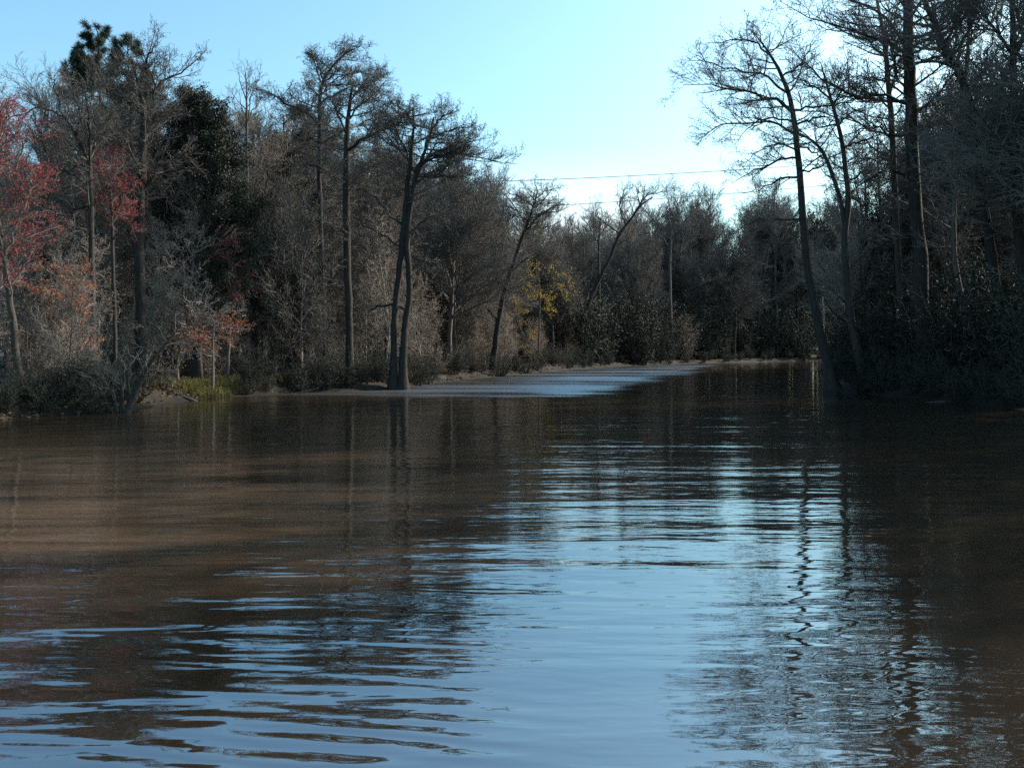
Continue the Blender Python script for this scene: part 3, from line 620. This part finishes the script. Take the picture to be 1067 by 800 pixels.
traced('forked_tree', 'dark tree by the right edge forking in a Y near the top', 34.0,
       trunks=[[(1080, 415, .22), (1072, 340, .19), (1064, 270, .17), (1058, 200, .16), (1056, 120, .14), (1056, 60, .12), (1054, 0, .08), (1050, -60, .03)],
               [(1056, 62, .09), (1064, 45, .08), (1078, 20, .06), (1090, -20, .02)], [(1056, 60, .07), (1045, 42, .06), (1032, 25, .05), (1020, 8, .02)]],
       limbs=[[(1058, 200, .05), (1040, 205, .04), (1015, 218, .015)], [(1060, 110, .05), (1040, 95, .04), (1025, 70, .012)]],
       auto=(24, .4, .97, 1.3, 3.0, (35, 75), .9, .05), kind='hardwood', seed=55, mats=('bark_dark', 'twig', 'bud'), dens=1.0)
traced('bare_tree', 'dark bare trunk between the forked tree and the massive trunk', 42.0,
       trunks=[[(944, 408, .20), (940, 340, .17), (936, 270, .16), (932, 200, .15), (930, 140, .14), (926, 90, .12), (921, 40, .10), (912, -10, .06), (905, -50, .02)]],
       limbs=[[(930, 145, .06), (912, 132, .05), (890, 138, .03), (868, 146, .012)], [(928, 110, .06), (908, 98, .05), (880, 104, .03), (860, 112, .012)], [(924, 60, .06), (905, 42, .05), (890, 25, .03), (870, 10, .012)],
              [(932, 190, .05), (915, 182, .04), (895, 192, .012)], [(922, 45, .05), (935, 15, .04), (940, -20, .01)], [(932, 175, .05), (905, 165, .04), (880, 175, .02), (858, 192, .012)]],
       auto=(28, .42, .97, 1.3, 3.0, (45, 80), .7, .05), seed=56, mats=('bark', 'twig', 'bud'), dens=1.0)
traced('bare_tree', 'slender crooked trunk between the massive trunk and the tree leaning across it', 37.0,
       trunks=[[(1016, 412, .14), (1012, 360, .12), (1002, 310, .11), (995, 270, .11), (994, 220, .10), (1000, 160, .09), (1006, 90, .08), (1010, 20, .05), (1014, -50, .02)]],
       limbs=[[(995, 262, .04), (985, 255, .03), (972, 258, .012)], [(996, 200, .04), (1010, 185, .03), (1024, 180, .012)]],
       auto=(26, .35, .97, 1.2, 2.8, (35, 75), .9, .05), kind='hardwood', seed=57, mats=('bark', 'twig', 'bud'), dens=1.0)

# ------------------------------------------------------------------ evergreens
def needle_tufts(c, rng, n=34, ln=.26):
    N = len(c); d = norm(rng.normal(size=(N, n, 3))+np.array([0, 0, .25])); w = norm(np.cross(d, rng.normal(size=(N, n, 3))))*.009
    b = c[:, None, :]+d*.02; e = c[:, None, :]+d*(ln*rng.uniform(.7, 1.2, (N, n, 1)))
    V = np.stack([b-w, b+w, e+w*.4, e-w*.4], 2).reshape(-1, 3); return V, np.arange(len(V)).reshape(-1, 4)
def pine(label, px, py_top, D, H_px, r, seed, spread=1.0, n=20, t0=.6):
    rng = np.random.default_rng(seed); base = W(px, HOR, D); base[2] = float(ground_z(np.array([base[0]]), np.array([D]))[0])-.1
    H = W(px, py_top, D)[2]-base[2]
    t = thing('pine_tree', label, 'tree', tuple(base))
    pts = np.zeros((6, 3)); pts[:, 2] = np.linspace(0, H, 6); pts[:, :2] = np.cumsum(rng.normal(size=(6, 2))*.1, 0); pts[0, :2] = 0
    P, R = smooth_line(pts, r*np.linspace(1, .12, 6), 20)
    build('trunk', [(*tubes(P[None], flare(P, R, .5, .4)[None], 9), 0)], M['bark_dark'], t, True)
    lp, lr = spawn(P[None], R[None], rng, n/(H*(1-t0)**2), t0, .995, ang=(55, 85), up=.06, K=5, jit=.1, rr=.5, rmin=.02, rmax=.06, tap=.4, lens=lambda tt, ix: spread*(2.6-1.9*(tt-t0)/(1-t0)))
    bp, br = spawn(lp, lr, rng, 3.6, .45, 1., frac=.4, lmin=.3, lmax=.8, ang=(25, 55), up=.10, K=3, jit=.1, rmin=.010)
    c = np.concatenate([bp[:, -1], bp[:, -2], lp[:, -1], tips(bp, rng, 3, .05, .5)])
    build('crown', [(*tubes(lp, lr, 5), 0), (*tubes(bp, br, 4), 0), (*needle_tufts(c, rng), 1)], [M['twig'], M['needle']], t)
    return t
pine('dark pine whose tufted top stands highest above the left bank', 106, 33, 46, 0, .20, 61, .95, 11, .74)
pine('pine with a ragged dark top just right of the highest pine', 147, 46, 45, 0, .20, 62, .8, 12, .74)
pine('short-topped pine on the left flank of the highest pine', 74, 48, 47, 0, .15, 63, .5, 6, .86)

def leafy(name, label, px, D, lobes, trunk_r, seed, leaf=.06, per=900, mats=('bark_dark', 'twig', 'green_leaf'), base_px=None):
    """broad evergreen: limbs run to many clumps inside the given lobes (px, py, radius px, depth offset)"""
    rng = np.random.default_rng(seed); bx = (base_px or px)
    base = W(bx, HOR, D); base[2] = float(ground_z(np.array([base[0]]), np.array([D]))[0])-.1
    t = thing(name, label, 'tree', tuple(base))
    top = W(px, min(l[1] for l in lobes), D)-base
    P, R = smooth_line([(0, 0, 0), (top[0]*.2+.1, 0, top[2]*.35), (top[0]*.6, .1, top[2]*.65), top*np.array([1, 1, .96])], [trunk_r, trunk_r*.75, trunk_r*.45, .03], 18)
    tp = [(*tubes(P[None], flare(P, R, .6, .5)[None], 9), 0)]
    cl, crown = [], []
    for lx, ly, lr_, dz, cnt in lobes:
        c = W(lx, ly, D)-base; c[1] += dz; rr = lr_/FPX*D
        k = norm(rng.normal(size=(cnt, 3)))*(rng.uniform(.35, 1, (cnt, 1))**.5)*rr*np.array([1, 1, .85])+c
        cl.append(k)
    cl = np.concatenate(cl)
    K = 6; st_t = np.clip((cl[:, 2]/top[2])*.8-.05+rng.uniform(-.05, .05, len(cl)), .2, .95)
    s0, _, sr = sample(P[None], R[None], np.zeros(len(cl), int), st_t)
    u = np.linspace(0, 1, K+1)[None, :, None]
    br = s0[:, None]*(1-u)+cl[:, None]*u; br[:, :, 2] += (np.sin(np.pi*u[..., 0])*.12*np.linalg.norm(cl-s0, axis=1)[:, None])
    br[:, 1:-1] += rng.normal(size=br[:, 1:-1].shape)*.08
    rads = np.minimum(sr*.4, .05)[:, None]*np.linspace(1, .25, K+1)[None]
    tp.append((*tubes(br[::3], rads[::3], 5), 0))
    build('trunk', tp, M[mats[0]], t, True)
    tw, tr = spawn(br[:, -3:], rads[:, -3:], rng, 14, .1, 1., frac=.6, lmin=.3, lmax=.75, ang=(30, 85), up=.03, K=2, jit=.15, rmin=.006)
    n = max(1, int(per*len(cl)/len(tw)/10))
    lc = tips(tw, rng, n, .10, .25)
    build('crown', [(*tubes(br, np.minimum(rads, .02), 4), 0), (*tubes(tw, tr, 3), 0), (*petals(lc, leaf, rng, .5), 1)], [M[mats[1]], M[mats[2]]], t)
    return t
leafy('evergreen_oak', 'broad dark evergreen with a rounded ragged top beside the oak', 204, 37,
      [(203, 104, 20, 0, 30), (184, 122, 22, .8, 30), (224, 120, 22, -.6, 30), (170, 158, 24, .8, 30), (205, 150, 28, 0, 30), (240, 160, 26, -.6, 32), (165, 205, 26, 1, 30), (200, 205, 30, 0, 26), (238, 205, 32, -.8, 34), (262, 215, 18, .5, 18), (178, 255, 28, .8, 26), (222, 260, 32, 0, 30), (256, 262, 26, .6, 24), (200, 305, 34, .5, 24), (245, 308, 28, -.5, 22)], .24, 71, leaf=.045, per=2600)
leafy('evergreen_oak', 'dark evergreen behind the flat-topped cypresses, half hidden by their trunks', 300, 52,
      [(285, 165, 24, 0, 36), (310, 150, 20, 0, 30), (275, 215, 30, 0, 40), (320, 210, 30, 0, 40), (300, 270, 36, 0, 50), (340, 260, 26, 0, 36)], .26, 72, per=1100)
leafy('evergreen_oak', 'tall dark evergreen massed behind the massive trunk on the right bank', 985, 52,
      [(960, 215, 30, 0, 36), (1000, 180, 34, 0, 40), (1030, 240, 36, 0, 46), (975, 270, 36, 0, 46), (1010, 90, 26, 0, 30), (1045, 140, 28, 0, 34), (925, 260, 26, 0, 34)], .3, 73, per=900)
leafy('evergreen_oak', 'low dark evergreen filling the gap behind the leaning cypress', 830, 133,
      [(800, 240, 22, 0, 40), (835, 235, 22, 0, 40), (860, 245, 22, 0, 40), (815, 285, 26, 0, 46), (850, 290, 26, 0, 46)], .3, 74, leaf=.10, per=1300)

# bank shrubs
def make_shrub(name, H, Wd, seed, mats, leaf, n_stem, nleaf):
    rng = np.random.default_rng(seed); t = thing(name, None, 'shrub')
    a = rng.uniform(0, 6.28, n_stem); d = norm(np.stack([np.cos(a)*rng.uniform(.1, .8, n_stem)*Wd/H, np.sin(a)*rng.uniform(.1, .8, n_stem)*Wd/H, np.ones(n_stem)], 1))
    P, R = grow(np.stack([np.cos(a)*.15, np.sin(a)*.15, np.full(n_stem, -.15)], 1), d, H*rng.uniform(.6, 1.1, n_stem), np.full(n_stem, .022), rng, 5, .10, .02, .3)
    bp, br = spawn(P, R, rng, 4.5, .12, 1., frac=.4, lmin=.3, lmax=.9, ang=(30, 70), up=.03, K=3, jit=.14, rmin=.007)
    tw, tr = spawn(bp, br, rng, 7, .1, 1., frac=.5, lmin=.18, lmax=.45, ang=(30, 75), up=.02, K=2, jit=.1, rmin=.005)
    build('stem', [(*tubes(P, R, 5), 0), (*tubes(bp, br, 4), 0)], M[mats[0]], t, True)
    parts = [(*tubes(tw, tr, 3), 0)]
    if nleaf: parts.append((*petals(tips(tw, rng, nleaf, .05, .1), leaf, rng, .5), 1))
    build('leaves' if nleaf else 'crown', parts, [M[mats[1]], M[mats[2]]], t)
    return t, H
ever = [make_shrub('evergreen_shrub', 2.2, 1.6, 81, ('bark_dark', 'twig', 'shrub_leaf'), .034, 18, 7), make_shrub('evergreen_shrub', 2.8, 1.4, 82, ('bark_dark', 'twig', 'shrub_leaf'), .036, 18, 7),
        make_shrub('evergreen_shrub', 1.8, 2.0, 83, ('bark_dark', 'twig', 'shrub_leaf'), .032, 20, 7)]
bare = [make_shrub('twiggy_shrub', 2.0, 1.8, 84, ('bark', 'twig', 'bud'), .03, 20, 0), make_shrub('twiggy_shrub', 2.6, 1.4, 85, ('bark', 'twig', 'tan_leaf'), .035, 18, 1)]

# ------------------------------------------------------------------ the woods
rg = np.random.default_rng(5); taken = []
L_LABELS = [(70, 'bare grey tree in the woods behind the red maple at the left edge'), (165, 'bare grey tree in the woods behind the dark oak and the pines'),
            (265, 'bare grey tree in the woods behind the rounded evergreen'), (345, 'bare trunk in the woods behind the tallest flat-topped cypress'),
            (450, 'bare trunk in the woods behind the twin-trunked cypress'), (530, 'bare sunlit tree in the woods between twin cypress and slim cypress'), (9999, 'bare tree in the woods between slim cypress and leaning tree')]
plant(scatter(hard+cyp[:1], 105, (-45, 600), 1.2, 40, 1.7, rg, taken, (24, 125), hk=(.62, 1.0), near=([-80, 250, 300, 460, 500, 600], [35, 41, 48, 48, 65, 95])), L_LABELS, 'bare trees of the left bank woods', rg)
F_LABELS = [(690, 'bare tree in the far woods behind the leaning tree'), (9999, 'bare tree in the far woods across the bend, left of the leaning cypress')]
plant(scatter(hard, 62, (585, 900), 2, 60, 2.2, rg, taken, (100, 185), hk=(.7, 1.0), hmax=26), F_LABELS, 'bare trees of the far bank woods', rg)
R_LABELS = [(960, 'bare dark tree in the woods behind the forked tree in the shallows'), (9999, 'bare dark tree in the woods behind the massive trunk at right')]
plant(scatter(hard+cyp, 62, (880, 1130), 1.5, 45, 1.7, rg, taken, (46, 105), hk=(.6, 1.0), hmax=22, hmin=8), R_LABELS, 'bare trees of the right bank woods', rg)
plant(scatter(hard+cyp, 12, (1110, 1500), 1.5, 16, 2.5, rg, taken, (17, 36), top=(14, 19)), [(9999, 'bare dark tree on the right bank just beyond the leaning trees')], 'unseen shade trees of the right bank nearest the camera', rg)  # right bank trees outside the view, added to shade the near water
# saplings
S_LABELS = [(200, 'tan-twigged sapling along the left bank before the oak and maples'), (400, 'tan-twigged sapling along the left bank before the flat-topped cypresses'),
            (9999, 'sunlit tan-twigged sapling along the left bank upstream of the twin cypress')]
plant(scatter(sap, 64, (-40, 620), 1.5, 14, .8, rg, taken, (24, 100), top=(3.5, 8.5)), S_LABELS, 'saplings along the left bank', rg)
plant(scatter(sap[2:], 30, (880, 1120), 3, 20, .9, rg, taken, (40, 70), top=(4, 8)), [(9999, 'thin dark sapling in the undergrowth of the right bank')], 'saplings on the right bank', rg)
# fallen limbs and driftwood caught along both waterlines
def fallen(label, group, px, py, ang, ln, r, seed, m='bark_pale'):
    rng = np.random.default_rng(seed); x, y = wl(px, py)
    t = thing('fallen_limb', label, 'log', (x, y, 0.05), group)
    d = np.array([math.cos(ang), math.sin(ang), .10])
    P, R = grow(np.array([-d*ln*.45]), norm(d)[None], np.array([ln]), np.array([r]), rng, 9, .10, .0, .3)
    build('trunk', [(*tubes(P, R, 7), 0)], M[m], t, True)
    bp, br = spawn(P, R, rng, 1.8, .3, 1., frac=.4, lmin=.4, lmax=1.6, ang=(30, 65), up=.12, K=4, jit=.15, rmin=.012)
    tp, tr = spawn(bp, br, rng, 3.5, .2, 1., frac=.5, lmin=.2, lmax=.6, ang=(30, 65), up=.05, K=2, jit=.15, rmin=.007)
    build('branch', [(*tubes(bp, br, 4), 0), (*tubes(tp, tr, 3), 0)], M[m], t, True)
for k, (px, py, a, ln) in enumerate([(985, 418, .5, 3.0), (1035, 421, -.3, 3.6), (1010, 415, 1.2, 2.4), (948, 412, .2, 2.6), (1052, 418, 2.4, 2.8)]):
    fallen('dead grey limb fallen into the water below the massive trunk and the leaning tree', 'fallen limbs at the right waterline', px, py, a, ln, .07, 300+k)
for k, (px, py, a, ln) in enumerate([(182, 417, 2.7, 2.6), (290, 410, .1, 3.2), (75, 431, .4, 2.4), (360, 406, 2.9, 2.8), (465, 397, .3, 4.0), (590, 385, .2, 5.0)]):
    fallen('dead limb lying half in the water along the left bank', 'fallen limbs at the left waterline', px, py, a, ln, .07, 320+k, 'bark')
# shrubs
plant(scatter(ever, 26, (880, 1120), .05, 1.3, .7, rg, taken, (28, 45), top=(.9, 1.9)), [(975, 'low black shrub hanging over the right waterline near the forked tree'), (9999, 'low black shrub hanging over the right waterline below the massive trunk')], 'low shrubs along the right waterline', rg)
plant(scatter(ever, 46, (430, 900), .05, 1.4, .9, rg, taken, (42, 150), top=(.8, 1.9)), [(9999, 'low dark shrub at the far waterline upstream of the twin cypress')], 'low shrubs along the upstream waterline', rg)
plant(scatter(ever, 15, (-30, 150), .1, 1.6, .6, rg, taken, (23, 30), top=(.7, 1.5))+scatter(ever, 24, (255, 420), .1, 1.6, .6, rg, taken, (23, 46), top=(.7, 1.5)), [(230, 'low black shrub at the waterline below the oak'), (9999, 'low black shrub at the waterline below the flat-topped cypresses')], 'dark shrubs along the left waterline', rg)
plant(scatter(bare, 34, (-30, 640), .3, 6, .8, rg, taken, (23, 100), top=(1.2, 2.6)), [(260, 'bare twiggy shrub on the left bank near the oak'), (9999, 'bare twiggy shrub on the left bank near the twin cypress or beyond')], 'twiggy shrubs on the left bank', rg)
plant(scatter(ever, 58, (575, 900), .2, 9, 1.2, rg, taken, (84, 150), top=(4.0, 9.0), hmax=9.5, hmin=2), [(700, 'black evergreen bush on the far bank around the leaning tree foot'), (9999, 'black evergreen bush on the far bank beyond the bend')], 'dark bushes of the far bank', rg)
plant(scatter(ever, 58, (868, 1120), .1, 14, .9, rg, taken, (29, 62), top=(2.0, 5.5)), [(960, 'black evergreen shrub in the undergrowth around the forked tree'), (9999, 'black evergreen shrub in the undergrowth below the massive trunk')], 'dark undergrowth shrubs of the right bank', rg)
plant(scatter(sap, 24, (500, 620), 3, 16, .8, rg, taken, (62, 100), top=(3.5, 7)), [(9999, 'tan-twigged sapling in the thicket behind the yellow-leaved tree')], 'saplings behind the yellow-leaved tree', rg)
plant(scatter(bare, 6, (700, 780), .2, 4, 2.0, rg, taken, (100, 135), top=(3.5, 5.5)), [(9999, 'pale grey twiggy bush on the far bank among the black bushes')], 'pale bushes of the far bank', rg)
for pr, _ in hard+cyp+sap+ever+bare:
    if pr.name not in used_protos: hide_proto(pr)

# ------------------------------------------------------------------ the deep woods behind: one mass of stems and twigs
def deep_woods():
    rng = np.random.default_rng(77); P0, HH = [], []
    def batch(n, pxr, Dr, dr, lo, hi):
        px = rng.uniform(*pxr, 6000); D = rng.uniform(*Dr, 6000); x = (px-CXP)/FPX*D; d = river_sdf(x, D)
        k = np.nonzero((d > dr[0]) & (d < dr[1]))[0][:n]; px, D, x = px[k], D[k], x[k]
        P0.append(np.stack([x, D, ground_z(x, D)-.3], 1)); HH.append(np.clip((EYE+(HOR-skyline(px))/FPX*D)*rng.uniform(lo, hi, len(k)), 7, 24))
    batch(420, (-90, 1160), (48, 210), (23, 75), .5, .82)
    batch(110, (600, 890), (125, 215), (6, 80), .45, .85)
    batch(50, (500, 640), (78, 135), (9, 40), .35, .7)
    P0 = np.concatenate(P0); HH = np.concatenate(HH); n = len(P0)
    d = norm(rng.normal(size=(n, 3))*.07+np.array([0, 0, 1.]))
    P, R = grow(P0, d, HH, rng.uniform(.09, .2, n), rng, 7, .05, .02, .2)
    lp, lr = spawn(P, R, rng, 2.0, .04, 1., ang=(35, 70), up=.06, K=4, jit=.12, rr=.5, rmin=.02, rmax=.06, tap=.4, lens=lambda tt, ix: 3.6-1.8*tt)
    bp, br = spawn(lp, lr, rng, 3.2, .1, 1., frac=.6, lmin=.6, lmax=1.9, ang=(25, 65), up=.05, K=2, jit=.14, rmin=.018, rmax=.03)
    tp, tr = spawn(bp, br, rng, 3.2, .1, 1., frac=.6, lmin=.4, lmax=.9, ang=(25, 65), up=.03, K=1, jit=.1, rmin=.014, rmax=.02)
    o = build('distant_woods', [(*tubes(P, R, 5), 0), (*tubes(lp, lr, 4), 0), (*tubes(bp, br, 3), 1), (*tubes(tp, tr, 3), 1)], [M['bark'], M['twig']])
    tag(o, 'dense grey mass of bare winter woods deep behind both banks', 'woods', kind='stuff')
deep_woods()

# ------------------------------------------------------------------ grass on the left bank, power cables
def grass_patch(spots, rng):
    P = []
    for px, py, D, sx, sy, n in spots:
        x = (px-CXP)/FPX*D+rng.normal(size=n)*sx; y = D+rng.normal(size=n)*sy
        d = river_sdf(x, y); k = d > .15; x, y = x[k], y[k]
        P.append(np.stack([x, y, ground_z(x, y)-.03], 1))
    P = np.concatenate(P); n = len(P); d = norm(np.stack([rng.normal(size=n)*.4, rng.normal(size=n)*.4, np.ones(n)], 1))
    h = rng.uniform(.18, .5, n)[:, None]; w = norm(np.cross(d, rng.normal(size=(n, 3))))*.012
    mid = P+d*h*.6; tip = P+d*h+np.stack([rng.normal(size=n)*.08, rng.normal(size=n)*.08, np.zeros(n)], 1)
    V = np.stack([P-w, P+w, mid+w*.8, mid-w*.8, tip+w*.15, tip-w*.15], 1).reshape(-1, 3)
    i = np.arange(n)[:, None]*6
    return V, np.concatenate([i+np.array([[0, 1, 2, 3]]), i+np.array([[3, 2, 4, 5]])])
gr = build('grass', [(*grass_patch([(195, 411, 36, 1.3, .5, 3200), (225, 414, 34.6, 1.3, .4, 1800), (250, 408, 39, .9, .9, 900), (95, 420, 29, .6, .8, 1500), (20, 428, 27, .6, .7, 1100), (402, 398, 46, .8, .9, 900)], np.random.default_rng(9)), 0)], M['grass'])
tag(gr, 'yellow-green grass tufts along the left bank', 'grass', kind='stuff')

rl = np.random.default_rng(15); lpx = rl.uniform(-60, 640, 60000); lD = rl.uniform(22, 100, 60000); lx = (lpx-CXP)/FPX*lD; ld = river_sdf(lx, lD)
lk = (ld > .1) & (ld < 5.5); lx, lD = lx[lk], lD[lk]
li = build('leaf_litter', [(*petals(np.stack([lx, lD, ground_z(lx, lD)+.03], 1), .075, rl, .6, .35), 0)], mat('dead_leaf', (0.03, 0.02, 0.013), base2=(0.16, 0.10, 0.055), scale=3, objvar=0))
tag(li, 'brown dead leaves lying along the left bank', 'leaves', kind='stuff')

def cable(label, y0, y1, D):
    a = W(420, y0, D); b = W(1010, y1, D+25)
    u = np.linspace(0, 1, 26)[:, None]; P = a*(1-u)+b*u; P[:, 2] -= (4*u*(1-u))[:, 0]*1.2
    o = build('power_cable', [(*tubes(P[None], np.full((1, 26), .07), 6), 0)], M['cable'])
    tag(o, label, 'cable', 'power cables across the river')
cable('upper of two thin power cables crossing the bright gap', 192, 158, 190)
cable('lower of two thin power cables crossing the bright gap', 222, 178, 190)
